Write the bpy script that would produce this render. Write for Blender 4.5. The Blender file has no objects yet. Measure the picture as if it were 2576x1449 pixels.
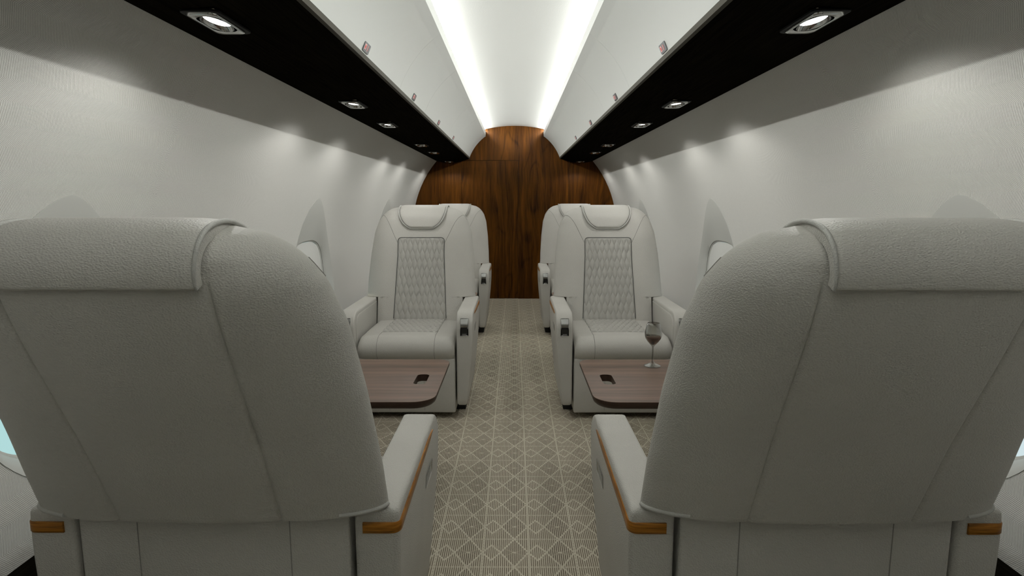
import bpy, bmesh, math
import numpy as np
from mathutils import Vector

PI = math.pi
R_ = math.radians
scene = bpy.context.scene
COL = scene.collection

# ------------------------------------------------------------------ helpers
def link(o):
    COL.objects.link(o)
    return o

def mesh_obj(name, verts, faces, mat, parent=None, smooth=True, sharp=35, uvs=None):
    me = bpy.data.meshes.new(name)
    me.from_pydata([tuple(map(float, v)) for v in verts], [], faces)
    me.validate()
    bm = bmesh.new(); bm.from_mesh(me)
    bmesh.ops.recalc_face_normals(bm, faces=bm.faces)
    bm.to_mesh(me); bm.free()
    if mat: me.materials.append(mat)
    if smooth:
        me.polygons.foreach_set('use_smooth', [True] * len(me.polygons))
        me.set_sharp_from_angle(angle=R_(sharp))
    if uvs is not None:
        lay = me.uv_layers.new(name='UVMap')
        for l in me.loops:
            lay.data[l.index].uv = uvs[l.vertex_index]
    o = link(bpy.data.objects.new(name, me))
    if parent: o.parent = parent
    return o

class MB:
    """collects shapes for ONE mesh"""
    def __init__(s): s.v = []; s.f = []
    def add(s, verts, faces):
        n = len(s.v)
        s.v += [tuple(map(float, v)) for v in verts]
        s.f += [tuple(i + n for i in f) for f in faces]
        return s
    def grid(s, pts, closed_u=False, cap=False):
        """pts[i][j] -> quads; closed_u wraps j"""
        ni, nj = len(pts), len(pts[0])
        v = [p for row in pts for p in row]
        f = []
        for i in range(ni - 1):
            for j in range(nj if closed_u else nj - 1):
                k = (j + 1) % nj
                f.append((i * nj + j, i * nj + k, (i + 1) * nj + k, (i + 1) * nj + j))
        if cap:
            f.append(tuple(range(nj)))
            f.append(tuple((ni - 1) * nj + j for j in range(nj)))
        return s.add(v, f)
    def tube(s, pts, r, n=8, closed=False):
        pts = [Vector(p) for p in pts]
        m = len(pts)
        rings = []
        prev = None
        for i, p in enumerate(pts):
            if closed: t = pts[(i + 1) % m] - pts[i - 1]
            else: t = pts[min(i + 1, m - 1)] - pts[max(i - 1, 0)]
            if t.length < 1e-9: t = Vector((0, 0, 1))
            t.normalize()
            if prev is None:
                a = Vector((0, 0, 1)) if abs(t.z) < .9 else Vector((1, 0, 0))
                nrm = t.cross(a).normalized()
            else:
                nrm = (prev - t * prev.dot(t)).normalized()
            prev = nrm
            b = t.cross(nrm)
            rr = r[i] if isinstance(r, (list, tuple)) else r
            rings.append([p + (nrm * math.cos(2 * PI * k / n) + b * math.sin(2 * PI * k / n)) * rr for k in range(n)])
        if closed:
            rings.append(rings[0])
            return s.grid(rings, True)
        return s.grid(rings, True, True)
    def box(s, x0, x1, y0, y1, z0, z1, bev=0.0, seg=2):
        bm = bmesh.new()
        bmesh.ops.create_cube(bm, size=1)
        for v in bm.verts:
            v.co = Vector(((x0 + x1) / 2 + v.co.x * (x1 - x0), (y0 + y1) / 2 + v.co.y * (y1 - y0), (z0 + z1) / 2 + v.co.z * (z1 - z0)))
        if bev: bmesh.ops.bevel(bm, geom=list(bm.edges), offset=bev, segments=seg, affect='EDGES', profile=.5)
        bm.verts.index_update()
        s.add([v.co.copy() for v in bm.verts], [tuple(v.index for v in f.verts) for f in bm.faces])
        bm.free(); return s
    def loft(s, secs, n=5):
        """rounded rectangles (z, x0, x1, y0, y1, r) stacked in z"""
        rings = []
        for (z, x0, x1, y0, y1, r) in secs:
            r = min(r, (x1 - x0) / 2 - 1e-4, (y1 - y0) / 2 - 1e-4)
            ring = []
            for (cx, cy, a0) in ((x1 - r, y1 - r, 0), (x0 + r, y1 - r, 90), (x0 + r, y0 + r, 180), (x1 - r, y0 + r, 270)):
                for k in range(n + 1):
                    a = R_(a0 + 90 * k / n)
                    ring.append((cx + r * math.cos(a), cy + r * math.sin(a), z))
            rings.append(ring)
        return s.grid(rings, True, True)
    def extrude(s, poly, axis, a, b, bev=0.0, seg=2):
        """poly of 2D points extruded along axis ('x','y','z') from a to b"""
        def P(p, t):
            if axis == 'x': return Vector((t, p[0], p[1]))
            if axis == 'y': return Vector((p[0], t, p[1]))
            return Vector((p[0], p[1], t))
        bm = bmesh.new()
        v0 = [bm.verts.new(P(p, a)) for p in poly]
        v1 = [bm.verts.new(P(p, b)) for p in poly]
        n = len(poly)
        f0 = bm.faces.new(v0); f1 = bm.faces.new(v1[::-1])
        for i in range(n): bm.faces.new((v0[i], v1[i], v1[(i + 1) % n], v0[(i + 1) % n]))
        if bev:
            ed = list(f0.edges) + list(f1.edges)
            bmesh.ops.bevel(bm, geom=ed, offset=bev, segments=seg, affect='EDGES', profile=.5)
        bm.verts.index_update()
        s.add([v.co.copy() for v in bm.verts], [tuple(v.index for v in f.verts) for f in bm.faces])
        bm.free(); return s
    def lathe(s, prof, c, n=40):
        rings = [[(c[0] + r * math.cos(2 * PI * k / n), c[1] + r * math.sin(2 * PI * k / n), c[2] + z) for k in range(n)] for (r, z) in prof]
        return s.grid(rings, True, False)
    def build(s, name, mat, parent=None, **k):
        return mesh_obj(name, s.v, s.f, mat, parent, **k)

def tag(o, label=None, cat=None, group=None, kind=None):
    if label: o['label'] = label
    if cat: o['category'] = cat
    if group: o['group'] = group
    if kind: o['kind'] = kind
    return o

def empty(name, loc, rz=0.0):
    o = link(bpy.data.objects.new(name, None))
    o.location = loc; o.rotation_euler = (0, 0, rz)
    o.empty_display_size = .05
    return o

def copy_tree(o, parent=None):
    c = o.copy(); COL.objects.link(c)
    if parent: c.parent = parent
    for ch in list(o.children): copy_tree(ch, c)
    return c

def rrect(x0, x1, y0, y1, r, n=6):
    out = []
    rr = r if isinstance(r, (list, tuple)) else [r] * 4      # order: (x1,y1),(x0,y1),(x0,y0),(x1,y0)
    for (cx, cy, a0, q) in ((x1, y1, 0, 0), (x0, y1, 90, 1), (x0, y0, 180, 2), (x1, y0, 270, 3)):
        k_ = rr[q]
        sx = -1 if cx == x1 else 1; sy = -1 if cy == y1 else 1
        for k in range(n + 1):
            a = R_(a0 + 90 * k / n)
            out.append((cx + sx * k_ + k_ * math.cos(a), cy + sy * k_ + k_ * math.sin(a)))
    return out

# ------------------------------------------------------------------ node maths
class E:
    def __init__(s, nt, sock): s.nt = nt; s.s = sock
    def _m(s, op, *o):
        n = s.nt.nodes.new('ShaderNodeMath'); n.operation = op
        for i, a in enumerate((s,) + o):
            if isinstance(a, E): s.nt.links.new(a.s, n.inputs[i])
            else: n.inputs[i].default_value = float(a)
        return E(s.nt, n.outputs[0])
    def __add__(s, o): return s._m('ADD', o)
    def __sub__(s, o): return s._m('SUBTRACT', o)
    def __mul__(s, o): return s._m('MULTIPLY', o)
    def __truediv__(s, o): return s._m('DIVIDE', o)
    def abs(s): return s._m('ABSOLUTE')
    def frac(s): return s._m('FRACT')
    def floor(s): return s._m('FLOOR')
    def sin(s): return s._m('SINE')
    def ping(s, o): return s._m('PINGPONG', o)
    def max(s, o): return s._m('MAXIMUM', o)
    def min(s, o): return s._m('MINIMUM', o)
    def lt(s, o): return s._m('LESS_THAN', o)
    def gt(s, o): return s._m('GREATER_THAN', o)
    def pw(s, o): return s._m('POWER', o)
    def ramp(s, a, b):
        n = s.nt.nodes.new('ShaderNodeMapRange'); n.interpolation_type = 'SMOOTHSTEP'
        s.nt.links.new(s.s, n.inputs[0]); n.inputs[1].default_value = a; n.inputs[2].default_value = b
        return E(s.nt, n.outputs[0])

class Mat:
    def __init__(s, name, color=(.5, .5, .5), rough=.5, metal=0.0, spec=None, coat=0.0):
        s.m = bpy.data.materials.new(name); s.m.use_nodes = True
        s.nt = s.m.node_tree
        s.b = s.nt.nodes['Principled BSDF']
        s.b.inputs['Base Color'].default_value = (*color, 1)
        s.b.inputs['Roughness'].default_value = rough
        s.b.inputs['Metallic'].default_value = metal
        if spec is not None: s.b.inputs['Specular IOR Level'].default_value = spec
        if coat: s.b.inputs['Coat Weight'].default_value = coat
    def n(s, t, **k):
        x = s.nt.nodes.new(t)
        for a, b in k.items():
            if hasattr(x, a): setattr(x, a, b)
        return x
    def link(s, a, b): s.nt.links.new(a, b)
    def coord(s, out='Object'):
        tc = s.n('ShaderNodeTexCoord'); return tc.outputs[out]
    def mapped(s, scale=(1, 1, 1), out='Object', loc=(0, 0, 0)):
        mp = s.n('ShaderNodeMapping'); s.link(s.coord(out), mp.inputs[0])
        mp.inputs['Scale'].default_value = scale; mp.inputs['Location'].default_value = loc
        return mp.outputs[0]
    def noise(s, vec, scale, detail=2, rough=.5, dist=0.0):
        n = s.n('ShaderNodeTexNoise'); s.link(vec, n.inputs['Vector'])
        n.inputs['Scale'].default_value = scale; n.inputs['Detail'].default_value = detail
        n.inputs['Roughness'].default_value = rough; n.inputs['Distortion'].default_value = dist
        return E(s.nt, n.outputs['Fac'])
    def vor(s, vec, scale, feature='F1', smooth=None):
        n = s.n('ShaderNodeTexVoronoi'); n.feature = feature; s.link(vec, n.inputs['Vector'])
        n.inputs['Scale'].default_value = scale
        if smooth is not None: n.inputs['Smoothness'].default_value = smooth
        return E(s.nt, n.outputs['Distance'])
    def xyz(s, vec):
        n = s.n('ShaderNodeSeparateXYZ'); s.link(vec, n.inputs[0])
        return [E(s.nt, n.outputs[i]) for i in range(3)]
    def comb(s, *e):
        n = s.n('ShaderNodeCombineXYZ')
        for i, a in enumerate(e):
            if isinstance(a, E): s.link(a.s, n.inputs[i])
            else: n.inputs[i].default_value = a
        return n.outputs[0]
    def mix(s, fac, a, b):
        n = s.n('ShaderNodeMix'); n.data_type = 'RGBA'
        if isinstance(fac, E): s.link(fac.s, n.inputs[0])
        else: n.inputs[0].default_value = fac
        for i, c in ((6, a), (7, b)):
            if isinstance(c, tuple): n.inputs[i].default_value = (*c, 1)
            else: s.link(c, n.inputs[i])
        return n.outputs[2]
    def ramp(s, fac, stops):
        n = s.n('ShaderNodeValToRGB'); s.link(fac.s, n.inputs[0])
        cr = n.color_ramp
        while len(cr.elements) < len(stops): cr.elements.new(.5)
        for e, (p, c) in zip(cr.elements, stops): e.position = p; e.color = (*c, 1)
        return n.outputs[0]
    def base(s, c): s.link(c, s.b.inputs['Base Color'])
    def rough(s, e): s.link(e.s, s.b.inputs['Roughness'])
    def bump(s, h, dist=.001, strength=1.0):
        n = s.n('ShaderNodeBump'); n.inputs['Distance'].default_value = dist; n.inputs['Strength'].default_value = strength
        s.link(h.s, n.inputs['Height']); s.link(n.outputs[0], s.b.inputs['Normal'])

# ------------------------------------------------------------------ materials
def mk_leather(name, col, grain=1.0, dist=.00065):
    m = Mat(name, col, .52, spec=.35)
    v = m.coord()
    w = m.noise(v, 90, 2)
    n = m.n('ShaderNodeVectorMath'); n.operation = 'MULTIPLY_ADD'
    m.link(m.comb(w, w, w), n.inputs[0]); n.inputs[1].default_value = (.002, .002, .002); m.link(m.mapped((.68, 1, 1)), n.inputs[2])
    c = m.vor(n.outputs[0], 400 * grain, 'SMOOTH_F1', .35)
    f = m.noise(v, 900, 2)
    m.bump(c.ramp(.0, .8) * -1.0 + f * .06, dist)
    big = m.noise(v, 6, 3)
    m.base(m.mix(big.ramp(.3, .7), tuple(x * .96 for x in col), col))
    return m.m
LEATHER = mk_leather('leather', (.51, .495, .46))
LEATHER_Q = mk_leather('quilted_leather', (.42, .41, .38), 1.2, .0002)
SEAM = Mat('seam_thread', (.10, .10, .095), .8).m
PIPING = mk_leather('piping_leather', (.46, .455, .43), 1.3, .0004)
SEAM_L = Mat('leather_fold', (.25, .24, .22), .8).m
DARKGAP = Mat('black_plinth', (.012, .012, .011), .7).m
CHROME = Mat('chrome', (.40, .40, .39), .12, 1.0).m
STEEL = Mat('brushed_steel', (.30, .30, .29), .22, 1.0).m
BLACKG = Mat('black_gloss', (.012, .012, .011), .15).m
LAMPBLACK = Mat('lamp_surround', (.004, .004, .0035), .5, spec=.05).m
SHADE_W = Mat('shade_fabric', (.60, .60, .58), .8).m

def mk_trimwood():
    m = Mat('oiled_teak', rough=.35, spec=.2)
    v = m.mapped((8, 8, 130))
    n = m.noise(v, 1.6, 4, .6, .6)
    m.base(m.ramp(n, [(.3, (.10, .034, .004)), (.5, (.27, .105, .012)), (.75, (.45, .19, .028))]))
    m.bump(n, .0004)
    return m.m
TRIMWOOD = mk_trimwood()

def mk_table(name, a, b):
    m = Mat(name, rough=.42, spec=.25)
    x, y, z = m.xyz(m.coord())
    n1 = m.noise(m.comb(x * 1.3, y * 26.0, z * 26.0), 1.0, 3, .55)
    n2 = m.noise(m.comb(x * 3.0, y * 220.0, z * 200.0), 1.0, 2, .6)
    n3 = m.noise(m.comb(x * 40.0, y * 900.0, z * 600.0), 1.0, 2, .6)
    t = n1 * .5 + n2 * .35 + n3 * .15
    m.base(m.ramp(t, [(.36, a), (.52, tuple((p + q) / 2 for p, q in zip(a, b))), (.66, b)]))
    m.bump(n3, .0002)
    return m.m
TABLEWOOD = mk_table('walnut_laminate', (.080, .050, .035), (.235, .150, .108))
TABLEEDGE_SHADE = mk_table('walnut_edge_shade', (.030, .017, .011), (.055, .032, .022))  # darker copy of the table walnut; shade of the unlit edge painted in

def mk_bulk(name, off=(0, 0, 0)):
    m = Mat(name, rough=.40, spec=.10)
    v = m.mapped((1, 1, 1), loc=off)
    x, y, z = m.xyz(v)
    warp = m.noise(m.comb(x * 2.2, 0.0, z * .55), 1.0, 3, .5)
    rings = ((x * 3.2 + warp * 5.5) * 6.0).sin() * .5 + .5
    fine = m.noise(m.comb(x * 190.0, 0.0, z * 5.0), 1.0, 3, .65)
    mid = m.noise(m.comb(x * 30.0 + warp * 10.0, 0.0, z * 1.4), 1.0, 3, .55)
    w2 = m.noise(m.comb(x * 2.6, 0.0, z * .85), 1.0, 2, .45)
    ln = (((w2 * 26.0 + x * 9.0) * 2.0).sin() * .5 + .5).pw(9.0)
    t = rings * .08 + fine * .42 + mid * .50 - ln * m.noise(m.comb(x * 3.0, 0.0, z * 1.2), 1.0, 1, .5).ramp(.42, .62) * .10
    m.base(m.ramp(t, [(.32, (.014, .0045, .0004)), (.45, (.050, .0165, .0013)), (.56, (.085, .029, .0024)), (.72, (.145, .052, .0045))]))
    m.bump(fine, .0004)
    return m.m
BULK = mk_bulk('walnut_veneer')
BULK_D = mk_bulk('walnut_veneer_door', (3.7, 0, 1.3))
def mk_ebony():
    m = Mat('ebony_veneer', rough=.5, spec=.0)
    x, y, z = m.xyz(m.coord())
    n = m.noise(m.comb(x * 160.0, y * 3.0, 0.0), 1.0, 3, .6)
    m.base(m.ramp(n, [(.35, (.0035, .0033, .0025)), (.7, (.011, .009, .006))]))
    return m.m
EBONY = mk_ebony()

def mk_wall():
    m = Mat('herringbone_cloth', rough=.9, spec=.1)
    u, v, _ = m.xyz(m.coord('UV'))
    nz = m.noise(m.comb(u, v, 0.0), 260, 2) * .35
    tri = (v + .004).ping(.052)
    st = (((u * 1.0 + tri * .62) / .0046 + nz) * 2 * PI).sin() * .5 + .5
    grain = m.noise(m.comb(u, v, 0.0), 1500, 2, .7)
    t = st.ramp(.15, .85) * .6 + grain * .4
    m.base(m.mix(t, (.36, .354, .332), (.745, .735, .705)))
    m.bump(st, .0005)
    return m.m
WALL = mk_wall()
def mk_plain(name, c, r=.6, sc=700, d=.0001):
    m = Mat(name, c, r, spec=.3)
    m.bump(m.noise(m.coord(), sc, 2), d)
    return m.m
PANEL = mk_plain('moulded_panel', (.50, .50, .475), .55)
BIN = mk_plain('bin_paint', (.54, .545, .53), .45)
CEIL = mk_plain('ceiling_cloth', (.78, .785, .77), .8, 300, .0006)
BINEDGE = Mat('bin_edge', (.055, .050, .039), .6, spec=.05).m

def mk_carpet():
    m = Mat('woven_carpet', rough=.95, spec=.05)
    x, y, z = m.xyz(m.coord())
    px, py = .1587, .1684
    jx = (m.noise(m.comb(x, y, 0.0), 130, 2) - .5) * .035
    a = ((x / px) + .5).frac() - .5
    b = ((y - 1.878) / py).frac() - .5
    ax, ab = a.abs(), b.abs()
    big = ax / .305 + ab / .5                       # =1 on the large diamond
    small = (ax - .5).abs() / .20 + ab / .27        # small diamond at the cell edge
    l1 = (big - 1.0).abs().lt(.075)
    l2 = (small - 1.0).abs().lt(.13)
    l3 = ab.gt(.478)
    l4 = (a - .312).abs().lt(.022)
    l5 = (ax / .9 + (ab - .5).abs() / .5 - 1.0).abs().lt(.03)
    dot = ((ax / .06) + (ab / .035)).lt(1.0)
    dots = ((x / .0032).sin() * (y / .0028).sin()).ramp(-.6, .6) * .35 + .65
    lines = l1.max(l2).max(l3 * .75).max(l4 * .85).max(dot).max(l5 * .35) * dots
    th = (((x / px) * 23.0 + jx * 8.0) * 2 * PI).sin() * .5 + .5
    th = th.ramp(.28, .72)
    inside = big.lt(1.0) * .12
    weave = m.noise(m.comb(x * 1.0, y * .6, 0.0), 700, 2, .7)
    dark = th * (inside + .88)
    t = (dark * -1.0 + 1.0).max(lines) * .82 + weave * .30 - .06
    m.base(m.ramp(t, [(.0, (.12, .094, .070)), (.42, (.36, .31, .235)), (.95, (.69, .64, .52))]))
    m.bump(t + weave * .5, .0012)
    return m.m
CARPET = mk_carpet()

def mk_emit(name, c, s):
    m = bpy.data.materials.new(name); m.use_nodes = True
    nt = m.node_tree; nt.nodes.clear()
    e = nt.nodes.new('ShaderNodeEmission'); e.inputs[0].default_value = (*c, 1); e.inputs[1].default_value = s
    o = nt.nodes.new('ShaderNodeOutputMaterial'); nt.links.new(e.outputs[0], o.inputs[0])
    return m
COVE = mk_emit('led_strip', (.98, 1.0, .95), 235.0)
LENS = mk_emit('lamp_lens', (1.0, 1.0, .97), 14.0)
RED_ON = mk_emit('icon_red', (.75, .16, .13), .75)
PINK_ON = mk_emit('icon_pink', (.9, .52, .48), .8)
SIGNPLATE = Mat('sign_plate', (.075, .08, .085), .35).m
def mk_glass(name, col, ior=1.45, thin=False, refl=.03):
    m = bpy.data.materials.new(name); m.use_nodes = True
    nt = m.node_tree; nt.nodes.clear()
    o = nt.nodes.new('ShaderNodeOutputMaterial')
    if thin:
        t = nt.nodes.new('ShaderNodeBsdfTransparent'); t.inputs[0].default_value = (*col, 1)
        g = nt.nodes.new('ShaderNodeBsdfGlossy'); g.inputs['Roughness'].default_value = .02
        x = nt.nodes.new('ShaderNodeMixShader')
        x.inputs[0].default_value = refl
        if refl > .1:
            lw = nt.nodes.new('ShaderNodeLayerWeight'); lw.inputs[0].default_value = .35
            nt.links.new(lw.outputs['Facing'], x.inputs[0])
        nt.links.new(t.outputs[0], x.inputs[1]); nt.links.new(g.outputs[0], x.inputs[2])
        nt.links.new(x.outputs[0], o.inputs[0])
    else:
        g = nt.nodes.new('ShaderNodeBsdfGlass'); g.inputs[0].default_value = (*col, 1); g.inputs['IOR'].default_value = ior
        g.inputs['Roughness'].default_value = 0.0
        nt.links.new(g.outputs[0], o.inputs[0])
    return m
PANE = mk_glass('window_glass', (.97, .98, .98), 1.45, True)
GLASS = mk_glass('smoked_glass', (.80, .80, .78), 1.5, True, .2)
WINE = Mat('white_wine', (.20, .14, .11), .08, spec=.5).m

# ------------------------------------------------------------------ setting
YB, YR = 7.52, -2.20            # bulkhead, rear end
CZ, CR = .869, 1.2416          # fuselage circle
PITCH = 2.105
def cx(z): return math.sqrt(max(CR * CR - (z - CZ) ** 2, 0))
def arc(z): return math.asin((z - CZ) / CR) * CR

f = MB().box(-1.06, 1.06, YR - .02, YB + .02, -.04, 0).build('floor', CARPET, smooth=False); tag(f, kind='structure')

# side walls with window openings
WY = [1.66 + PITCH * k for k in range(-1, 3)]
WCZ, WHY, WHZ = .78, .345, (.437, .325)    # panel outline (upper, lower half height)
PCZ, PHY, PHZ = .745, .290, .213          # pane outline
NW = 72
ZLO, ZHI = .34, 1.765
def outline(y0, cz, hy, hz, p=2.0, n=NW, poly=0):
    out = []
    for k in range(n):
        a = 2 * PI * k / n
        c, s_ = math.cos(a), math.sin(a)
        if isinstance(hz, tuple):
            up = s_ >= 0; pp = 1.55 if up else 2.3; h_ = hz[0] if up else hz[1]
        else: pp, h_ = p, hz
        out.append((y0 + hy * math.copysign(abs(c) ** (2 / pp), c), cz + h_ * math.copysign(abs(s_) ** (2 / pp), s_)))
    return out
def box_pt(y0, ya, yb, k):
    """point on the rectangle [ya,yb]x[ZLO,ZHI] in direction k (corners are hit exactly)"""
    a = 2 * PI * k / NW
    c, s_ = math.cos(a), math.sin(a)
    q = k / NW * 8            # eight octants, corners at 1,3,5,7
    corners = [(yb, ZHI), (ya, ZHI), (ya, ZLO), (yb, ZLO)]
    side = int(((q + 1) % 8) // 2)     # 0:right 1:top 2:left 3:bottom
    t = ((q + 1) % 8) / 2 - side
    if side == 0: return (yb, ZLO + (ZHI - ZLO) * t)
    if side == 1: return (yb + (ya - yb) * t, ZHI)
    if side == 2: return (ya, ZHI + (ZLO - ZHI) * t)
    return (ya + (yb - ya) * t, ZLO)

for sd, nm in ((-1, 'wall_left'), (1, 'wall_right')):
    V, F, U = [], [], []
    def W(y, z):
        V.append((sd * cx(z), y, z)); U.append((y, arc(z))); return len(V) - 1
    edges_y = [YR]
    for y0 in WY:
        ya, yb = y0 - .40, y0 + .40
        # plain strip before this window block
        if ya > edges_y[-1] + 1e-6:
            n = 18
            col = [[W(y, ZLO + (ZHI - ZLO) * i / n) for i in range(n + 1)] for y in (edges_y[-1], ya)]
            for i in range(n): F.append((col[0][i], col[1][i], col[1][i + 1], col[0][i + 1]))
        hole = outline(y0, WCZ, WHY, WHZ)
        rings = []
        for t in [0, .08, .2, .35, .5, .65, .8, .92, 1]:
            r = []
            for k in range(NW):
                h = hole[k]; b = box_pt(y0, ya, yb, k)
                r.append(W(h[0] + (b[0] - h[0]) * t, h[1] + (b[1] - h[1]) * t))
            rings.append(r)
        for i in range(len(rings) - 1):
            for k in range(NW):
                k2 = (k + 1) % NW
                F.append((rings[i][k], rings[i][k2], rings[i + 1][k2], rings[i + 1][k]))
        edges_y.append(yb)
    n = 18
    col = [[W(y, ZLO + (ZHI - ZLO) * i / n) for i in range(n + 1)] for y in (edges_y[-1], YB)]
    for i in range(n): F.append((col[0][i], col[1][i], col[1][i + 1], col[0][i + 1]))
    o = mesh_obj(nm, V, F, WALL, uvs=U, sharp=60); tag(o, kind='structure')

# windows
wn = 0
for sd in (-1, 1):
    for y0 in WY:
        wn += 1
        def ring(ol, off): return [(sd * (cx(z) + off), y, z) for (y, z) in ol]
        A = outline(y0, WCZ, WHY, WHZ); B = outline(y0, PCZ, PHY, PHZ, 3.0)
        mb = MB(); rs = [ring(A, .012), ring(A, -.002)]
        for t in (.25, .5, .75, 1):
            rs.append(ring([(a[0] + (b[0] - a[0]) * t, a[1] + (b[1] - a[1]) * t) for a, b in zip(A, B)], -.002 + .040 * t ** 1.5))
        rs += [ring(B, .042)]
        B2 = outline(y0, PCZ, PHY - .008, PHZ - .008, 3.0)
        rs += [ring(B2, .046), ring(B2, .060)]
        mb.grid(rs, True)
        root = mb.build('window_%d' % wn, PANEL, sharp=50); tag(root, kind='structure')
        # dark seal line round the opening
        MB().tube(ring(outline(y0, PCZ, PHY + .001, PHZ + .001, 3.0), .0395), .0016, 6, True).build('window_seal', SEAM, root)
        # pane
        mb = MB(); g = []
        for t in (.02, .25, .5, .75, 1):
            g.append(ring([(y0 + (p[0] - y0) * t, PCZ + (p[1] - PCZ) * t) for p in B2], .055))
        mb.grid(g, True); mb.add(g[0], [tuple(range(NW))])
        mb.build('window_pane', PANE, root)
        # blind pulled half way down
        zc = .70
        rows = []
        for i in range(9):
            z = zc + (PCZ + PHZ - .010 - zc) * i / 8
            q = min(1, abs(z - PCZ) / (PHZ - .006))
            hw = (PHY - .007) * (1 - q ** 3.0) ** (1 / 3.0)
            rows.append((z, hw))
        g = []
        for (z, hw) in rows: g.append([(sd * (cx(z) + .047), y0 + hw * (j / 6 - 1) , z) for j in range(13)])
        g2 = [[(p[0] + sd * .003, p[1], p[2]) for p in r] for r in g]
        mb = MB().grid(g).grid(g2)
        mb.build('window_blind', SHADE_W, root)
        MB().tube([(sd * (cx(zc) + .0455), y0 - PHY + .012, zc), (sd * (cx(zc) + .0455), y0 + PHY - .012, zc)], .005, 8).build('blind_bar', SHADE_W, root)

# dark sill ledges along both walls
for i, sd in enumerate((-1, 1)):
    x0, x1 = sorted((sd * 1.005, sd * 1.16))
    o = MB().box(x0, x1, YR, YB, 0, .37, .004).build('trim_%d' % (i + 1), EBONY); tag(o, kind='structure')

# ceiling: shallow vault between the coves, shell above the bins
LX, LZ = .352, 2.052
rc = LX * LX / (2 * .040) + .02
prof = []
for k in range(-14, 15):
    x = LX * k / 14 * 1.03
    prof.append((x, 2.092 - (rc - math.sqrt(rc * rc - x * x))))
left = [(-x, z) for (x, z) in [(.40, 2.056), (.55, 1.99), (.75, 1.87), (.90, 1.76), (.97, 1.68)]]
prof = left[::-1] + prof + [(-x, z) for (x, z) in left]
o = MB().grid([[(x, y, z) for (x, z) in prof] for y in (YR, YB)]).build('ceiling', CEIL, sharp=30); tag(o, kind='structure')

# front bulkhead, built of veneered panels with the door leaf between
def piece(name, mat, xa, xb, zlo, zhi, dy=0.0, th=.03):
    n = max(2, int((xb - xa) / .03))
    top, bot = [], []
    for i in range(n + 1):
        x = xa + (xb - xa) * i / n
        c = math.sqrt(max((CR + .012) ** 2 - x * x, 0))
        t = min(zhi, CZ + c); b = max(zlo, CZ - c)
        if t < b: t = b = (t + b) / 2
        top.append((x, t)); bot.append((x, b))
    mb = MB()
    fr = [[(x, YB + dy, z) for (x, z) in r] for r in (bot, top)]
    bk = [[(x, YB + dy + th, z) for (x, z) in r] for r in (top, bot)]
    mb.grid([fr[0], fr[1], bk[0], bk[1], fr[0]])
    for e in (0, -1):
        mb.add([fr[0][e], fr[1][e], bk[0][e], bk[1][e]], [(0, 1, 2, 3)])
    return mb.build(name, mat, sharp=30)
DXL, DXR, DZ, SX = -.640, .041, 1.683, .655
tag(piece('wall_front', BULK, -1.25, DXL - .003, 0, 1.75), kind='structure')
tag(piece('wall_front', BULK, DXL - .003, SX, DZ + .004, 2.2), kind='structure')
tag(piece('wall_front', BULK, -1.25, DXL - .003, 1.75, 2.2), kind='structure')
tag(piece('wall_front', BULK, DXR + .0015, SX - .001, 0, DZ + .004), kind='structure')
tag(piece('wall_front', BULK, SX + .001, 1.25, 0, 2.2), kind='structure')
d = piece('door_1', BULK_D, DXL, DXR, .004, DZ, .003); tag(d, kind='structure')
tag(MB().box(-1.26, 1.26, YB + .027, YB + .05, -.04, 2.2).build('wall_front', DARKGAP, smooth=False), kind='structure')  # black backing sheet added behind the panels to keep light out of the seams
tag(MB().box(-1.26, 1.26, YR - .04, YR, -.04, 2.2).build('wall_back', PANEL, smooth=False), kind='structure')

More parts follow.
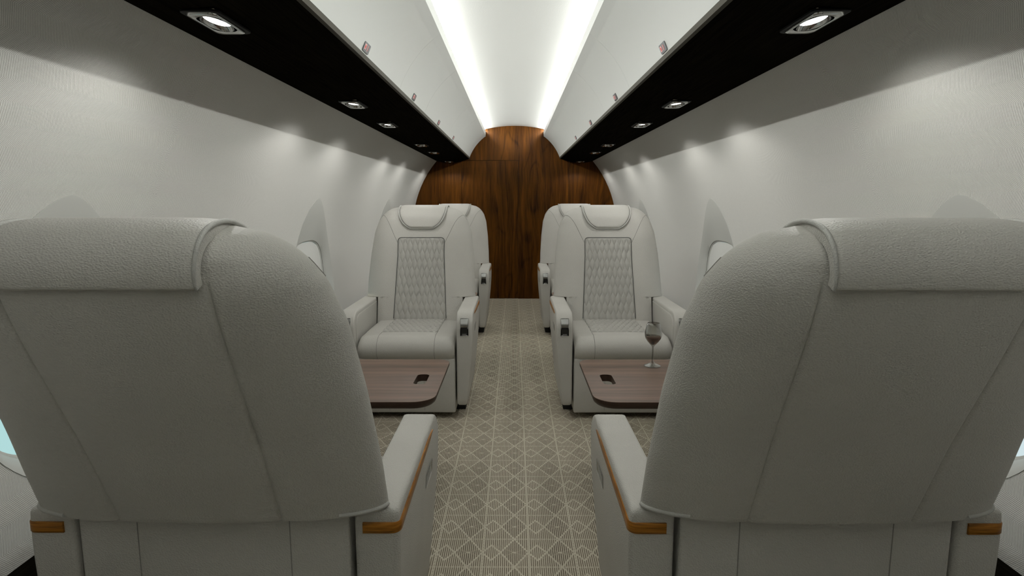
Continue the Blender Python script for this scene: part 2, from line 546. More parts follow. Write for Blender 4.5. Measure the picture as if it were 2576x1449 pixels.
# ------------------------------------------------------------------ overhead: service panels, bins, lips, coves, lamps
# underside panel, slightly crowned
PX = [(.545, 1.712), (.60, 1.690), (.68, 1.664), (.76, 1.650), (.82, 1.652), (.87, 1.662), (.945, 1.680)]
LY = [1.63, 2.96, 3.74, 5.07, 5.85, 7.17]
LXc = .755
def panel_z(x): return float(np.interp(x, [p[0] for p in PX], [p[1] for p in PX]))
ti = 3
for sd in (-1, 1):
    xs = np.linspace(.545, .945, 25)
    zz = np.interp(xs, [p[0] for p in PX], [p[1] for p in PX])
    zz = np.convolve(np.pad(zz, 3, mode='edge'), np.ones(7) / 7, 'valid'); zz[0] = 1.712; zz[-1] = 1.680
    lo = [(sd * x, z) for x, z in zip(xs, zz)]
    hi = [(sd * x, z + .02) for x, z in zip(xs, zz)]
    mb = MB()
    cols = sorted(set([round(float(x), 4) for x in xs if abs(x - LXc) > .036] + [LXc - .033, LXc - .015, LXc, LXc + .015, LXc + .033]))
    cz2 = [float(np.interp(x, xs, zz)) for x in cols]
    ys_ = [YR] + [y + d for y in LY for d in (-.086, .086)] + [YB]
    n_ = len(cols)
    V_ = [(sd * x, y, z) for y in ys_ for x, z in zip(cols, cz2)]
    F_ = []
    for a_ in range(len(ys_) - 1):
        for b_ in range(n_ - 1):
            if a_ % 2 == 1 and cols[b_] >= LXc - .0331 and cols[b_ + 1] <= LXc + .0331: continue
            F_.append((a_ * n_ + b_, a_ * n_ + b_ + 1, (a_ + 1) * n_ + b_ + 1, (a_ + 1) * n_ + b_))
    mb.add(V_, F_)
    mb.grid([[(p[0], y, p[1]) for p in hi] for y in (YR, YB)])
    for e_ in (0, -1):
        mb.add([(lo[e_][0], YR, lo[e_][1]), (lo[e_][0], YB, lo[e_][1]), (hi[e_][0], YB, hi[e_][1]), (hi[e_][0], YR, hi[e_][1])], [(0, 1, 2, 3)])
    o = mb.build('trim_%d' % ti, EBONY, sharp=50); tag(o, kind='structure'); ti += 1
    # thin edge strip between panel and bins
    o = MB().extrude([(sd * .540, 1.705), (sd * .552, 1.703), (sd * .552, 1.722), (sd * .538, 1.722)], 'y', YR, YB).build('trim_%d' % ti, BINEDGE, smooth=False); tag(o, kind='structure'); ti += 1
    # cove lip
    o = MB().extrude([(sd * .349, 1.976), (sd * .345, 2.024), (sd * .348, 2.026), (sd * .375, 2.026), (sd * .375, 1.976)], 'y', YR, YB).build('trim_%d' % ti, BIN, smooth=False); tag(o, kind='structure'); ti += 1
    # led strip in the cove
    o = MB().add([(sd * .3575, YR, 2.0300), (sd * .3575, YB - .004, 2.0300), (sd * .3537, YB - .004, 2.0360), (sd * .3537, YR, 2.0360)], [(0, 1, 2, 3)]).build('cove_light', COVE, smooth=False)
    tag(o, ('left' if sd < 0 else 'right') + '-hand white light strip glowing along the ceiling edge above the bins', 'light strip', 'cove light strips')

def bin_face(t):
    """concave cross-section of a bin door, t from the lower edge 0 to the top 1"""
    a, b = Vector((.541, 1.722)), Vector((.346, 1.971))
    p = a + (b - a) * t
    nrm = Vector((b.y - a.y, a.x - b.x)).normalized()      # outward, away from aisle
    return p + nrm * (.024 * 4 * t * (1 - t))
seams = [-1.23, -.43, .875, 1.675, 2.98, 3.785, 5.085, 5.89, 7.19, YB]
SIGN_Y = {2: 1.24, 3: 2.29, 4: 3.34, 5: 4.40, 6: 5.44}
orders = ['nearest', 'second', 'third', 'fourth', 'fifth', 'sixth', 'last']
for sd in (-1, 1):
    side = 'left' if sd < 0 else 'right'
    for i in range(1, len(seams) - 1):
        ya, yb = max(seams[i], YR + .001) + .0008, seams[i + 1] - .0008
        if i == 1: continue
        if i == 2: ya = YR + .002
        N = 14
        face = [bin_face(k / N) for k in range(N + 1)]
        poly = [(sd * p.x, p.y) for p in face] + [(sd * .372, 1.9735), (sd * .60, 1.93), (sd * .60, 1.7235)]
        mb = MB().extrude(poly, 'y', ya, yb, .0012, 1)
        o = mb.build('overhead_bin', BIN, sharp=25)
        lab = {2: 'at the top edge of the photo', 3: 'the long one nearest the camera with the largest lit sign', 4: 'short second one, between the two nearest curved seams',
               5: 'third long one with the third lit sign', 6: 'short fourth one with the smallest lit sign', 7: 'fifth long one without a sign, near the wood bulkhead', 8: 'narrow last one touching the wood bulkhead'}[i]
        tag(o, '%s white overhead bin, %s' % (side, lab), 'overhead bin', 'white overhead bins along the ceiling')
        if i in SIGN_Y and i > 2:
            yc = SIGN_Y[i]
            def S(w_, h_, off):      # w along cabin, h up the face (metres), off out of the face
                t = .072 + h_ / .32
                p = bin_face(t); q = bin_face(t + .01)
                tg = (q - p).normalized(); nn = Vector((-tg.y, tg.x))
                if nn.x > 0: nn = -nn
                p = p + nn * off
                return (sd * p.x, yc + w_ * (-sd), p.y)
            ol = rrect(-.040, .040, -.016, .016, .005, 4)
            top = [S(a, b, .0030) for a, b in ol]; bt = [S(a, b, -.001) for a, b in ol]
            mb = MB().grid([bt, top], True).add(top, [tuple(range(len(top)))])
            sg = mb.build('sign_plate', SIGNPLATE, o, sharp=40); sg['label'] = 'dark lit passenger sign'
            def quad(mb, a0, b0, a1, b1, off=.0036):
                mb.add([S(a0, b0, off), S(a1, b0, off), S(a1, b1, off), S(a0, b1, off)], [(0, 1, 2, 3)])
            mb = MB()
            # w axis points to the reader's right
            for (a0, b0, a1, b1) in ((.032, -.009, .027, .010), (.027, .005, .014, .010), (.015, -.009, .010, .010), (.027, -.009, .019, -.004)):
                quad(mb, -a0, b0, -a1, b1)
            quad(mb, .004, -.010, .010, .010)
            mb.build('lit_icon', PINK_ON, sg, smooth=False)
            mb = MB(); quad(mb, -.027, -.004, -.015, .005); mb.build('red_icon', RED_ON, sg, smooth=False)
            mb = MB(); quad(mb, .017, -.008, .019, .009); mb.build('red_icon', RED_ON, sg, smooth=False)

# downlights
def make_downlight():
    root = empty('downlight', (0, 0, 0))
    def ringz(hx, hy, r, z): return [(a, b, z) for a, b in rrect(-hx, hx, -hy, hy, r, 6)]
    # black surround plate
    MB().grid([ringz(.047, .104, .020, .002), ringz(.047, .104, .020, -.0025), ringz(.044, .101, .018, -.0035), ringz(.036, .092, .016, -.003)], True).build('surround', LAMPBLACK, root, sharp=40)
    # chrome bezel
    MB().grid([ringz(.0375, .092, .018, -.002), ringz(.037, .0905, .018, -.0065), ringz(.0345, .087, .017, -.008), ringz(.0315, .076, .026, -.0070), ringz(.0300, .069, .0295, -.0062)], True).build('bezel', CHROME, root, sharp=50)
    # reflector bowl
    def oval(hx, hy, z, n=28): return [(hx * math.cos(2 * PI * k / n), hy * math.sin(2 * PI * k / n), z) for k in range(n)]
    MB().grid([oval(.0300, .069, -.0062), oval(.0288, .065, -.0010), oval(.0250, .055, .0050)], True).build('reflector', CHROME, root, sharp=30)
    lens = [(0, 0, .0045)] + oval(.0255, .0565, .0045)
    MB().add(lens, [(0, k + 1, (k + 1) % 28 + 1) for k in range(28)]).build('lens', LENS, root)
    return root
proto = make_downlight()
ordn = ['largest and nearest', 'second', 'third', 'fourth', 'fifth', 'last and smallest']
first = True
for sd in (-1, 1):
    for i, y in enumerate(LY):
        o = proto if first else copy_tree(proto); first = False
        o.location = (sd * LXc, y, panel_z(LXc) - .001)
        tag(o, '%s downlight from the camera in the black panel on the %s, chrome rimmed' % (ordn[i], 'left' if sd < 0 else 'right'), 'ceiling light', 'chrome downlights in the black panels')
        ld = bpy.data.lights.new('downlight_lamp', 'SPOT')
        ld.energy = 5.2; ld.spot_size = R_(152); ld.spot_blend = .30; ld.shadow_soft_size = .02; ld.color = (1.0, .99, .95)
        lo = link(bpy.data.objects.new('downlight_lamp', ld)); lo.location = (sd * LXc, y, panel_z(LXc) - .012)
        lo.rotation_euler = (0, 0, 0)

# ------------------------------------------------------------------ cabin seat (local: +y forward, x sideways)
def smooth_tab(zs, vs, z, k=.012):
    """table lookup with a little smoothing"""
    return sum(float(np.interp(z + d, zs, vs)) * w for d, w in ((-k, .25), (0, .5), (k, .25)))
ZW = [.592, .597, .70, .863, 1.00, 1.075, 1.110, 1.135, 1.152, 1.162]
VW = [.343, .345, .342, .331, .314, .290, .266, .240, .208, .165]
ZR = [.600, .61, .788, .964, 1.024, 1.073, 1.11, 1.135, 1.152, 1.162]
VR = [-.052, -.060, -.138, -.228, -.257, -.277, -.279, -.266, -.243, -.205]
ZF = [.40, .457, .60, .971, 1.08, 1.125, 1.150, 1.162]
VF = [.120, .107, .070, -.024, -.062, -.092, -.125, -.165]
def bw(z):
    if z < .606: return .345
    return smooth_tab(ZW, VW, z, .008) if z < 1.14 else float(np.interp(z, ZW, VW))
def bur(z):
    if z < .601: return .022
    return smooth_tab(ZR, VR, z, .02) if z < 1.12 else float(np.interp(z, ZR, VR))
def buf(z): return smooth_tab(ZF, VF, z, .02) if z < 1.10 else float(np.interp(z, ZF, VF))
def buc(z): return (bur(z) if z > .61 else -.060) * .42 + buf(z) * .58
def rearY(x, z):
    w = bw(z); q = min(1, abs(x) / w); c = buc(z)
    y = c + (bur(z) - c) * (1 - q ** 3.0) ** .52
    return y
def frontY(x, z):
    w = bw(z); q = min(1, abs(x) / w); c = buc(z)
    # soft side bolsters
    bol = .010 * math.exp(-((q - .72) / .16) ** 2)
    return c + (buf(z) - c + bol) * (1 - q ** 4.5) ** .5
SEAMX = .154

def make_backrest(root):
    zs = [.40, .46, .52, .57, .590, .6005, .6015, .605, .610, .617] + list(np.linspace(.63, 1.09, 47)) + [1.10, 1.11, 1.12, 1.13, 1.138, 1.145, 1.151, 1.156, 1.160, 1.162]
    inner = [0, .03, .06, .09, .115, .135, .145, .1485, .1505, .1525, .154, .1555, .1575, .1595, .163]
    rows = []
    for z in zs:
        w = bw(z)
        if z < .601: w = .2675
        outer = [.163 + (w - .163) * math.sin(PI / 2 * k / 18) for k in range(1, 19)]
        half = [x if w > .2 else x * w / .2 * .999 for x in inner] + outer if w > .165 else [x * w / .17 for x in inner] + [w * (.96 + .04 * k / 18) for k in range(1, 19)]
        xs = [-x for x in half[:0:-1]] + half
        ring = []
        for x in xs:
            y = rearY(x, z)
            if .60 < z < 1.11:
                g = math.exp(-((abs(x) - SEAMX) / .0032) ** 2)
                puff = .004 * (1 - math.exp(-((abs(x) - SEAMX) / .03) ** 2))
                fd = float(np.interp(z, [1.070, 1.086], [1, 0])); y += .0055 * g * fd - puff + .004
            ring.append((x, y, z))
        for x in xs[-2:0:-1]: ring.append((x, frontY(x, z), z))
        rows.append(ring)
    MB().grid(rows, True, True).build('backrest', LEATHER, root, sharp=60)

def on_front(x, z, off): return (x, frontY(x, z) + off, z)

def ogee(x, z, P=.033, L=.107, H=.0065):
    ph = x / P
    best = 0
    s_ = math.cos(2 * PI * z / L)
    k = math.floor(ph * 2)
    lo, hi = -1e9, 1e9
    for kk in range(k - 2, k + 4):
        c = kk / 2 + (.25 if kk % 2 == 0 else -.25) * s_
        if c <= ph and c > lo: lo = c
        if c > ph and c < hi: hi = c
    wd = hi - lo
    t = (ph - lo) / wd if wd > 1e-6 else 0
    return H * (4 * t * (1 - t)) ** .8 * min(1, wd) ** .6

def make_quilts(root):
    z0, z1 = .455, .968
    nz, nx = 210, 150
    rows = []
    for i in range(nz + 1):
        z = z0 + (z1 - z0) * i / nz
        hw = .164 + (.1455 - .164) * min(1, (z - z0) / .40)
        e = (z1 - z)
        if e < .02: hw -= .02 - math.sqrt(max(0, .02 ** 2 - (.02 - e) ** 2))
        row = []
        for j in range(nx + 1):
            x = hw * (j / nx * 2 - 1)
            ed = min(1, min(hw - abs(x), z1 - z) / .004)
            row.append(on_front(x, z, -.004 * (1 - ed) + .001 + ogee(x * .155 / hw, z) * ed))
        rows.append(row)
    MB().grid(rows).build('quilted_back_panel', LEATHER_Q, root, sharp=180)
    # dark seam round the panel
    path = []
    for z in np.linspace(.47, z1 - .02, 22): path.append((-(.166 + (.1475 - .166) * min(1, (z - z0) / .40)), z))
    for k in range(1, 7):
        a = PI - PI / 2 * k / 6
        path.append((-.1275 + .02 * math.cos(a), z1 + .002 - .02 + .02 * math.sin(a)))
    path += [(x, z1 + .002) for x in np.linspace(-.10, 0, 5)]
    path = path + [(-x, z) for (x, z) in path[::-1][1:]]
    MB().tube([on_front(x, z, .0005) for x, z in path], .0024, 6).build('panel_seam', SEAM, root)
    # shoulder seams
    for s_ in (-1, 1):
        P = [(.296, 1.078), (.285, 1.098), (.268, 1.110), (.250, 1.107), (.231, 1.092), (.213, 1.066), (.197, 1.035), (.176, .99), (.160, .958), (.151, .940)]
        tt = np.linspace(0, len(P) - 1, 40)
        pp = [(float(np.interp(t, range(len(P)), [p[0] for p in P])), float(np.interp(t, range(len(P)), [p[1] for p in P]))) for t in tt]
        MB().tube([on_front(s_ * min(x, bw(z) * .99), z, .0) for x, z in pp], .0013, 6).build('shoulder_seam', SEAM_L, root)
        # seam where the centre of the rear shell meets the side
    # seat quilt
    rows = []
    y0, y1 = .10, .480
    for i in range(141):
        y = y0 + (y1 - y0) * i / 140
        row = []
        for j in range(145):
            x = .160 * (j / 72 - 1)
            ed = min(1, min(.160 - abs(x), y1 - y) / .004)
            row.append((x, y, cush_top(x, y) - .003 * (1 - ed) + .001 + ogee(x, y, .033, .085, .0075) * ed))
        rows.append(row)
    MB().grid(rows).build('quilted_seat_panel', LEATHER_Q, root, sharp=180)

def cush_top(x, y):
    q = min(1, abs(x) / .266)
    return .462 - .006 * q ** 2 - .030 * max(0, (q - .93) / .07) ** 2 + .004 * math.sin(PI * min(1, max(0, (y - .1) / .5)))

def make_cushion(root):
    # side profile points (y, z) from the back along the top, over the nose and under
    prof = [(y, None) for y in np.linspace(.06, .50, 12)]
    nose = []
    cy, cz_, r = .545, .392, .074
    for k in range(0, 15):
        a = R_(100 - 155 * k / 14)
        nose.append((cy + r * 1.25 * math.cos(a), cz_ + r * math.sin(a)))
    rows = []
    xs = [.266 * math.sin(PI / 2 * k / 12) for k in range(-12, 13)]
    for y, _ in prof: rows.append([(x, y, cush_top(x, y)) for x in xs])
    for (y, z) in nose:
        rows.append([(x, y - .02 * max(0, (abs(x) / .266 - .88) / .12) ** 2, z - .006 * (abs(x) / .266) ** 2 * max(0, (z - .39) / .07) - .024 * max(0, (abs(x) / .266 - .93) / .07) ** 2 * max(0, (z - .39) / .07)) for x in xs])
    rows.append([(x, .10, .325) for x in xs])
    rows.append([(x, .06, .33) for x in xs])
    mb = MB().grid(rows + [rows[0]])
    n = len(rows)
    for e in (0, -1): mb.add([r_[e] for r_ in rows], [tuple(range(n))])
    mb.build('seat_cushion', LEATHER, root, sharp=60)
    for s_ in (-1, 1):
        pts = [(s_ * .157, y, cush_top(.157, y) + .0003) for y in (.478, .50)]
        for (y, z) in nose[1:]: pts.append((s_ * (.157 - .003 * 0), y + .0003, z - .006 * (.157 / .266) ** 2 * max(0, (z - .39) / .07) + .0003))
        MB().tube(pts, .0012, 6).build('cushion_seam', SEAM_L, root)

def make_base(root):
    poly = rrect(.0, .615, .035, .345, [.004, .004, .008, .012], 3)
    MB().box(-.268, .268, .003, .615, .035, .343, .009, 3).build('seat_base', LEATHER, root, sharp=50)
    MB().box(-.268, .268, .0, .040, .040, .600, .006, 3).build('rear_panel', LEATHER, root, sharp=50)
    for x in (-.151, .151):
        MB().tube([(x, -.0002, .05), (x, -.0002, .59)], .0011, 6).build('base_seam', SEAM_L, root)
    for x in (-.097, .097):
        MB().tube([(x, .6152, .05), (x, .6152, .335)], .0009, 6).build('base_seam', SEAM_L, root)
    MB().box(-.312, .312, .09, .455, 0, .082, .004).build('plinth', DARKGAP, root)

ZA = [.08, .20, .35, .45, .53, .575, .600]
XA = [.333, .345, .360, .367, .369, .368, .365]
def arm_out(z): return smooth_tab(ZA, XA, z, .03)
def arm_front(z):
    if z <= .505: return .620 - .004 * (.505 - z)
    q = min(1, (z - .505) / .0955)
    return .620 - .095 * (1 - math.sqrt(max(0, 1 - q ** 2.2)))
def make_arm(root, s_):
    secs = []
    for z in [.080, .083, .090, .12, .16, .20, .25, .30, .35, .40, .44, .48, .50, .52, .54, .555, .57, .578, .585, .5900, .5935, .5965, .5985, .6000]:
        xo = arm_out(z); xi = .278
        e = min(1, max(0, (z - .588) / .012))
        ins = .011 * (1 - math.sqrt(max(0, 1 - e ** 2)))
        eb = max(0, (.090 - z) / .010); ins += .006 * eb
        y0 = ins * 1.1; y1 = arm_front(z) - ins
        x0, x1 = xi + ins, xo - ins
        if s_ < 0: x0, x1 = -x1, -x0
        secs.append((z, x0, x1, y0, y1, .011))
    arm = MB().loft(secs, 5).build('armrest', LEATHER, root, sharp=50)
    # inner upholstered side panel
    secs = []
    for z in list(np.linspace(.09, .50, 8)) + [.515, .53, .54, .55, .558, .565, .570, .573, .575]:
        y1 = .585 if z <= .50 else .505 + .08 * math.sqrt(max(0, 1 - ((z - .50) / .0755) ** 2))
        xa, xb = sorted((s_ * .2795, s_ * .2745))
        secs.append((z, xa, xb, .07, y1, .002))
    MB().loft(secs, 3).build('side_panel', LEATHER, arm, sharp=50)
    # wood trim, round the rear and along the outer side
    xo_ = arm_out(.565)
    path = [(.296, -.0015, .562, .0112), (.345, -.0015, .562, .0112), (xo_ - .016, -.0012, .562, .0112)]
    for k in range(1, 6):
        a = PI / 2 * k / 5
        path.append((xo_ - .016 + .0160 * math.sin(a), .016 - .0175 * math.cos(a), .562, .0112))
    for t in np.linspace(0.05, 1, 16):
        y = .016 + .475 * t
        zc = .562 + .013 * t
        hh = .0112 - .003 * t
        if t > .82: hh = .0087 * max(0.0, 1 - (t - .82) / .18) ** .7 + .0004
        path.append((arm_out(zc) - .0005, y, zc, hh))
    rows = []
    m = len(path)
    for i, (x, y, z, hh) in enumerate(path):
        a, b = path[max(0, i - 1)], path[min(m - 1, i + 1)]
        t = Vector((b[0] - a[0], b[1] - a[1], 0)).normalized()
        nn = Vector((t.y, -t.x, 0))          # outward
        th = .0032
        r = []
        for (q, o_) in ((-1, -.004), (-1, th * .6), (-.85, th), (.85, th), (1, th * .6), (1, -.004)):
            r.append((s_ * (x + nn.x * o_), y + nn.y * o_, z + hh * q))
        rows.append(r)
    tr = MB().grid(rows, True, True).build('wood_trim', TRIMWOOD, arm, sharp=40); tr['label'] = 'oiled wood inlay strip'
    # recessed button panel on the outer side
    def SO(y, z, off): return (s_ * (arm_out(z) + off), y, z)
    ol = rrect(.352, .470, .465, .505, .005, 4)
    MB().grid([[SO(a, b, .0012) for a, b in ol], [SO(a, b, .0016) for a, b in rrect(.353, .469, .466, .504, .005, 4)],
               [SO(a, b, -.0005) for a, b in rrect(.355, .467, .468, .502, .004, 4)]], True, False).build('button_panel', LEATHER, arm, sharp=30)
    inner = rrect(.3545, .4675, .4675, .5025, .004, 4)
    bk = [SO(a, b, .0006) for a, b in inner]
    MB().add(bk, [tuple(range(len(bk)))]).build('button_recess', BLACKG, arm)
    for k in range(5):
        y = .358 + .0165 * k
        mb = MB()
        g = [[SO(y + dy, z, .0012) for dy in (0, .0125)] for z in (.470, .485, .500)]
        mb.grid(g)
        mb.build('button', PIPING, arm)
    # control on the front face
    def SF(x, z, off): return (s_ * x, arm_front(z) + off, z)
    x0, x1, z0, z1 = .301, .342, .474, .566
    zs = np.linspace(z0, z1, 12)
    edge = [SF(x0, z, .002) for z in zs] + [SF(x, z1, .002) for x in np.linspace(x0 + .004, x1 - .004, 4)] + [SF(x1, z, .002) for z in zs[::-1]] + [SF(x, z0, .002) for x in np.linspace(x1 - .004, x0 + .004, 4)]
    fr = MB().tube(edge, .0022, 6, True).build('control_bezel', CHROME, arm)
    zm = .520
    MB().grid([[SF(x, z, .001 + .004 * math.sin(PI * (z - zm) / (z1 - zm)) ** .5) for x in np.linspace(x0 + .001, x1 - .001, 5)] for z in np.linspace(zm, z1 - .001, 12)]).build('lever', STEEL, arm)
    MB().grid([[SF(x, z, .0015) for x in np.linspace(x0 + .001, x1 - .001, 5)] for z in np.linspace(z0 + .001, zm, 8)]).build('socket', BLACKG, arm)
    MB().tube([SF(x0 + .004, zm + .018, .006), SF(x1 - .004, zm + .018, .006)], .0016, 6).build('lever_edge', CHROME, arm)
    MB().tube([SF(x0 + .009, z0 + .008, .003), SF(x1 - .009, z0 + .008, .003)], .0013, 6).build('latch', CHROME, arm)

def make_headrest(root):
    # centre-line path (y, z) from the rear lower edge over the top to the front lower edge
    P = [(-.284, 1.077), (-.288, 1.088), (-.290, 1.105), (-.286, 1.125), (-.275, 1.143), (-.255, 1.156), (-.228, 1.163), (-.195, 1.165),
         (-.160, 1.160), (-.128, 1.149), (-.101, 1.133), (-.081, 1.113), (-.066, 1.092), (-.055, 1.066), (-.047, 1.044), (-.040, 1.024)]
    WD = [.152, .152, .153, .154, .155, .155, .156, .155, .155, .154, .153, .149, .141, .126, .105, .070]
    n = 64
    idx = np.arange(len(P)); tt = np.linspace(0, len(P) - 1, n)
    def sm(vals):
        v = np.interp(tt, idx, vals); 
        v2 = np.convolve(np.pad(v, 2, mode='edge'), np.ones(5) / 5, 'valid'); v2[0] = v[0]; v2[-1] = v[-1]; return v2
    ys, zz, ww = sm([p[0] for p in P]), sm([p[1] for p in P]), sm(WD)
    front_edge_l, front_edge_r, rad = [], [], []
    rows = []
    cols = [math.sin(PI / 2 * k / 16) for k in range(-16, 17)]
    for i in range(n):
        a, b = max(0, i - 1), min(n - 1, i + 1)
        t = Vector((ys[b] - ys[a], zz[b] - zz[a])).normalized()
        nn = Vector((-t.y, t.x))
        s_ = i / (n - 1)
        th = float(np.interp(s_, [0, .02, .35, .55, .8, .97, 1], [.003, .008, .010, .012, .018, .016, .006]))
        ring = []
        for c in cols:
            f_ = (1 - abs(c) ** 10) ** .5
            o_ = th * f_
            ring.append((ww[i] * c, ys[i] + nn.x * o_, zz[i] + nn.y * o_))
        for c in cols[-2:0:-1]:
            ring.append((ww[i] * c, ys[i] - nn.x * .016, zz[i] - nn.y * .016))
        rows.append(ring)
        e = th * float(np.interp(s_, [0, .3], [.15, .55])); q_ = float(np.interp(s_, [0, .25], [-.002, .0005]))
        front_edge_l.append((-ww[i] - q_, ys[i] + nn.x * e, zz[i] + nn.y * e))
        front_edge_r.append((ww[i] + q_, ys[i] + nn.x * e, zz[i] + nn.y * e))
        rad.append(float(np.interp(s_, [0, .10, .28], [.0022, .0032, .0040])))
    hr = MB().grid(rows, True, True).build('headrest', LEATHER, root, sharp=60)
    edge = front_edge_l + [(x, front_edge_l[-1][1], front_edge_l[-1][2] - .001) for x in np.linspace(-.05, .05, 6)] + front_edge_r[::-1]
    MB().tube(edge, rad + [.0040] * 6 + rad[::-1], 8).build('headrest_piping', PIPING, hr, sharp=80)
    # dark stitch just inside the piping on the front
    e2 = []
    for i in range(int(n * .55), n):
        e2.append((-ww[i] + .0085, i))
    pts = []
    for x, i in e2:
        a, b = max(0, i - 1), min(n - 1, i + 1)
        t = Vector((ys[b] - ys[a], zz[b] - zz[a])).normalized(); nn = Vector((-t.y, t.x))
        c = x / ww[i]; s_ = i / (n - 1)
        th = float(np.interp(s_, [0, .02, .35, .55, .8, .97, 1], [.003, .008, .010, .012, .018, .016, .006]))
        o_ = th * (1 - abs(c) ** 10) ** .5
        pts.append((x, ys[i] + nn.x * o_, zz[i] + nn.y * o_))
    pts = pts[:-2]
    l = pts[-1]
    pts = pts + [(x, l[1], l[2]) for x in np.linspace(l[0] + .012, -l[0] - .012, 6)] + [(-p[0], p[1], p[2]) for p in pts[::-1]]
    MB().tube(pts, .0011, 6).build('headrest_stitch', SEAM, hr)

def make_seat():
    root = empty('cabin_seat', (0, 0, 0))
    make_base(root); make_cushion(root); make_backrest(root); make_quilts(root); make_headrest(root)
    for s_ in (-1, 1): make_arm(root, s_)
    # piping round the foot of the backrest where it sits on the armrests
    for s_ in (-1, 1):
        pts = []
        z = .607
        w = bw(z) * .999
        for k in range(0, 15):
            x = .262 + (w - .262) * math.sin(PI / 2 * k / 14)
            pts.append((s_ * x, rearY(x, z) - .001, z + .001))
        MB().tube(pts, .0042, 8).build('foot_piping', PIPING, root, sharp=80)
    return root

SX0 = .595
seat = make_seat()
spots = [(-SX0, 1.13, 0, 'grey leather cabin seat seen from behind, filling the lower left of the photo'),
         (SX0, 1.13, 0, 'grey leather cabin seat seen from behind, filling the lower right of the photo'),
         (-SX0, 3.885, PI, 'grey quilted cabin seat facing the camera left of the aisle, just beyond the left table'),
         (SX0, 3.885, PI, 'grey quilted cabin seat facing the camera right of the aisle, behind the wine glass'),
         (-SX0, 3.885 + PITCH, PI, 'farthest cabin seat left of the aisle, mostly hidden, in front of the wood bulkhead'),
         (SX0, 3.885 + PITCH, PI, 'farthest cabin seat right of the aisle, mostly hidden, in front of the wood bulkhead')]
for i, (x, y, rz, lab) in enumerate(spots):
    o = seat if i == 0 else copy_tree(seat)
    o.location = (x, y, 0); o.rotation_euler = (0, 0, rz)
    tag(o, lab, 'seat', 'grey leather cabin seats')

# ------------------------------------------------------------------ tables
def make_table():
    root = empty('side_table', (0, 0, 0))
    # local: +x towards the wall; aisle edge at x=-.30..; y along the cabin
    ZT = .48
    outer = rrect(-.305, .535, -.29, .315, [.012, .060, .085, .012], 10)
    hole = rrect(-.243, -.193, -.072, .068, .020, 6)
    bm = bmesh.new()
    def loop(pts, z): return [bm.verts.new((a, b, z)) for a, b in pts]
    def inset(pts, d, c):
        out = []
        n = len(pts)
        for i in range(n):
            a, b = Vector(pts[i - 1]), Vector(pts[(i + 1) % n])
            t = (b - a).normalized(); nn = Vector((-t.y, t.x))
            out.append(tuple(Vector(pts[i]) + nn * d))
        return out
    t0 = loop(inset(outer, .0006, 0), ZT); h0 = loop(hole, ZT)
    ed = []
    for lp in (t0, h0):
        for i in range(len(lp)): ed.append(bm.edges.new((lp[i], lp[(i + 1) % len(lp)])))
    bmesh.ops.triangle_fill(bm, use_beauty=True, edges=ed)
    bm.verts.index_update()
    tri = [tuple(v.index for v in f_.verts) for f_ in bm.faces]
    t1 = loop(outer, ZT - .0015)
    for i in range(len(t0)): bm.faces.new((t0[i], t0[(i + 1) % len(t0)], t1[(i + 1) % len(t0)], t1[i]))
    bmesh.ops.recalc_face_normals(bm, faces=bm.faces)
    me = bpy.data.meshes.new('table_top'); bm.to_mesh(me); bm.free(); me.materials.append(TABLEWOOD)
    o = link(bpy.data.objects.new('table_top', me)); o.parent = root
    rings = [[(a, b, z) for a, b in inset(outer, d, 0)] for (d, z) in ((0, ZT - .0015), (.0, ZT - .012), (.004, ZT - .022), (.012, ZT - .029))]
    mb = MB().grid(rings, True)
    mb.add(rings[-1] + [(a, b, ZT - .029) for a, b in hole], tri)
    mb.grid([[(a, b, ZT) for a, b in hole], [(a, b, ZT - .029) for a, b in hole]], True)
    mb.build('table_edge', TABLEEDGE_SHADE, root, sharp=40)
    # folding arm that carries the top from the wall ledge
    MB().box(.36, .53, -.20, .20, .37, ZT - .0295, .006).build('support_arm', STEEL, root)
    return root
tab = make_table()
TX, TY = .598, 2.425
tl = [(-TX, TY, 'brown wood side table with finger hole, left of the aisle behind the near left seat'),
      (TX, TY, 'brown wood side table with finger hole, right of the aisle under the wine glass'),
      (-TX, TY + PITCH, 'brown wood side table almost hidden behind the left seat facing the camera'),
      (TX, TY + PITCH, 'brown wood side table almost hidden behind the right seat facing the camera')]
for i, (x, y, lab) in enumerate(tl):
    o = tab if i == 0 else copy_tree(tab)
    o.location = (x, y, 0)
    o.scale = (1 if x > 0 else -1, 1, 1)
    tag(o, lab, 'table', 'brown wood side tables')

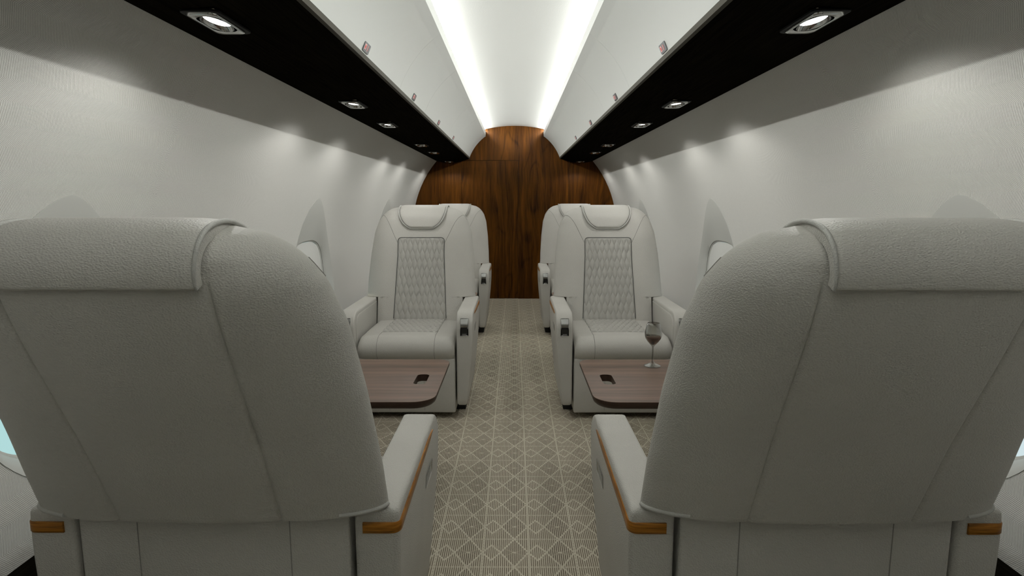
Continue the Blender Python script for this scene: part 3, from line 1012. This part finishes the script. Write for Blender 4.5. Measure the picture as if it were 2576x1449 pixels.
# ------------------------------------------------------------------ wine glass
def make_glass(loc):
    root = empty('wine_glass', loc)
    outer = [(.0365, .000), (.0370, .0012), (.034, .0035), (.020, .009), (.010, .0145), (.0052, .022), (.0036, .035), (.0032, .06), (.0034, .080), (.0050, .088), (.012, .097), (.024, .110), (.033, .1235), (.0366, .137), (.0370, .147), (.0352, .161), (.0308, .179), (.0264, .193)]
    inner = [(.0256, .193), (.0298, .179), (.0342, .161), (.0360, .147), (.0356, .137), (.032, .124), (.023, .111), (.011, .0985), (.0005, .094)]
    MB().lathe([(.0005, .0)] + outer + inner, (0, 0, 0), 48).build('bowl_and_stem', GLASS, root, sharp=80)
    wz = .134
    w = [(.0005, .0945), (.0108, .0990), (.0225, .1115), (.0315, .1245), (.0352, wz - .001), (.0345, wz), (.0005, wz)]
    MB().lathe(w, (0, 0, 0), 48).build('wine', WINE, root, sharp=60)
    return root
g = make_glass((.608, 2.63, .4802))
tag(g, 'stemmed wine glass part filled with wine, standing on the right-hand table', 'wine glass')

# ------------------------------------------------------------------ light from outside, camera, view
w = bpy.data.worlds.new('World'); scene.world = w; w.use_nodes = True
bg = w.node_tree.nodes['Background']; bg.inputs[1].default_value = 1.0
_tc = w.node_tree.nodes.new('ShaderNodeTexCoord'); _sp = w.node_tree.nodes.new('ShaderNodeSeparateXYZ'); _mr = w.node_tree.nodes.new('ShaderNodeMapRange'); _mx = w.node_tree.nodes.new('ShaderNodeMix')
_mx.data_type = 'RGBA'; _mx.inputs[6].default_value = (.46, .73, .73, 1); _mx.inputs[7].default_value = (.66, .79, .82, 1)
w.node_tree.links.new(_tc.outputs['Generated'], _sp.inputs[0]); w.node_tree.links.new(_sp.outputs[0], _mr.inputs[0])
_mr.inputs[1].default_value = -.6; _mr.inputs[2].default_value = .6
w.node_tree.links.new(_mr.outputs[0], _mx.inputs[0]); w.node_tree.links.new(_mx.outputs[2], bg.inputs[0])
sun = bpy.data.lights.new('sun', 'SUN'); sun.energy = .7; sun.color = (1, .88, .66); sun.angle = R_(2)
so = link(bpy.data.objects.new('sun', sun)); so.rotation_euler = (0, R_(-78), R_(8))

cam = bpy.data.cameras.new('camera'); cam.sensor_width = 36; cam.lens = 1540 / 2576 * 36; cam.clip_start = .02
co = link(bpy.data.objects.new('camera', cam)); co.location = (0, 0, 1.2)
co.rotation_euler = (R_(90 - 8.075), 0, R_(.24))
scene.camera = co
vs = scene.view_settings
vs.view_transform = 'Standard'; vs.look = 'None'; vs.gamma = 1; vs.use_curve_mapping = False; vs.exposure = 0
scene.cycles.max_bounces = 10; scene.cycles.diffuse_bounces = 6; scene.cycles.transparent_max_bounces = 12
scene.cycles.sample_clamp_indirect = 4
scene.cycles.use_denoising = True
scene.cycles.caustics_reflective = False; scene.cycles.caustics_refractive = False
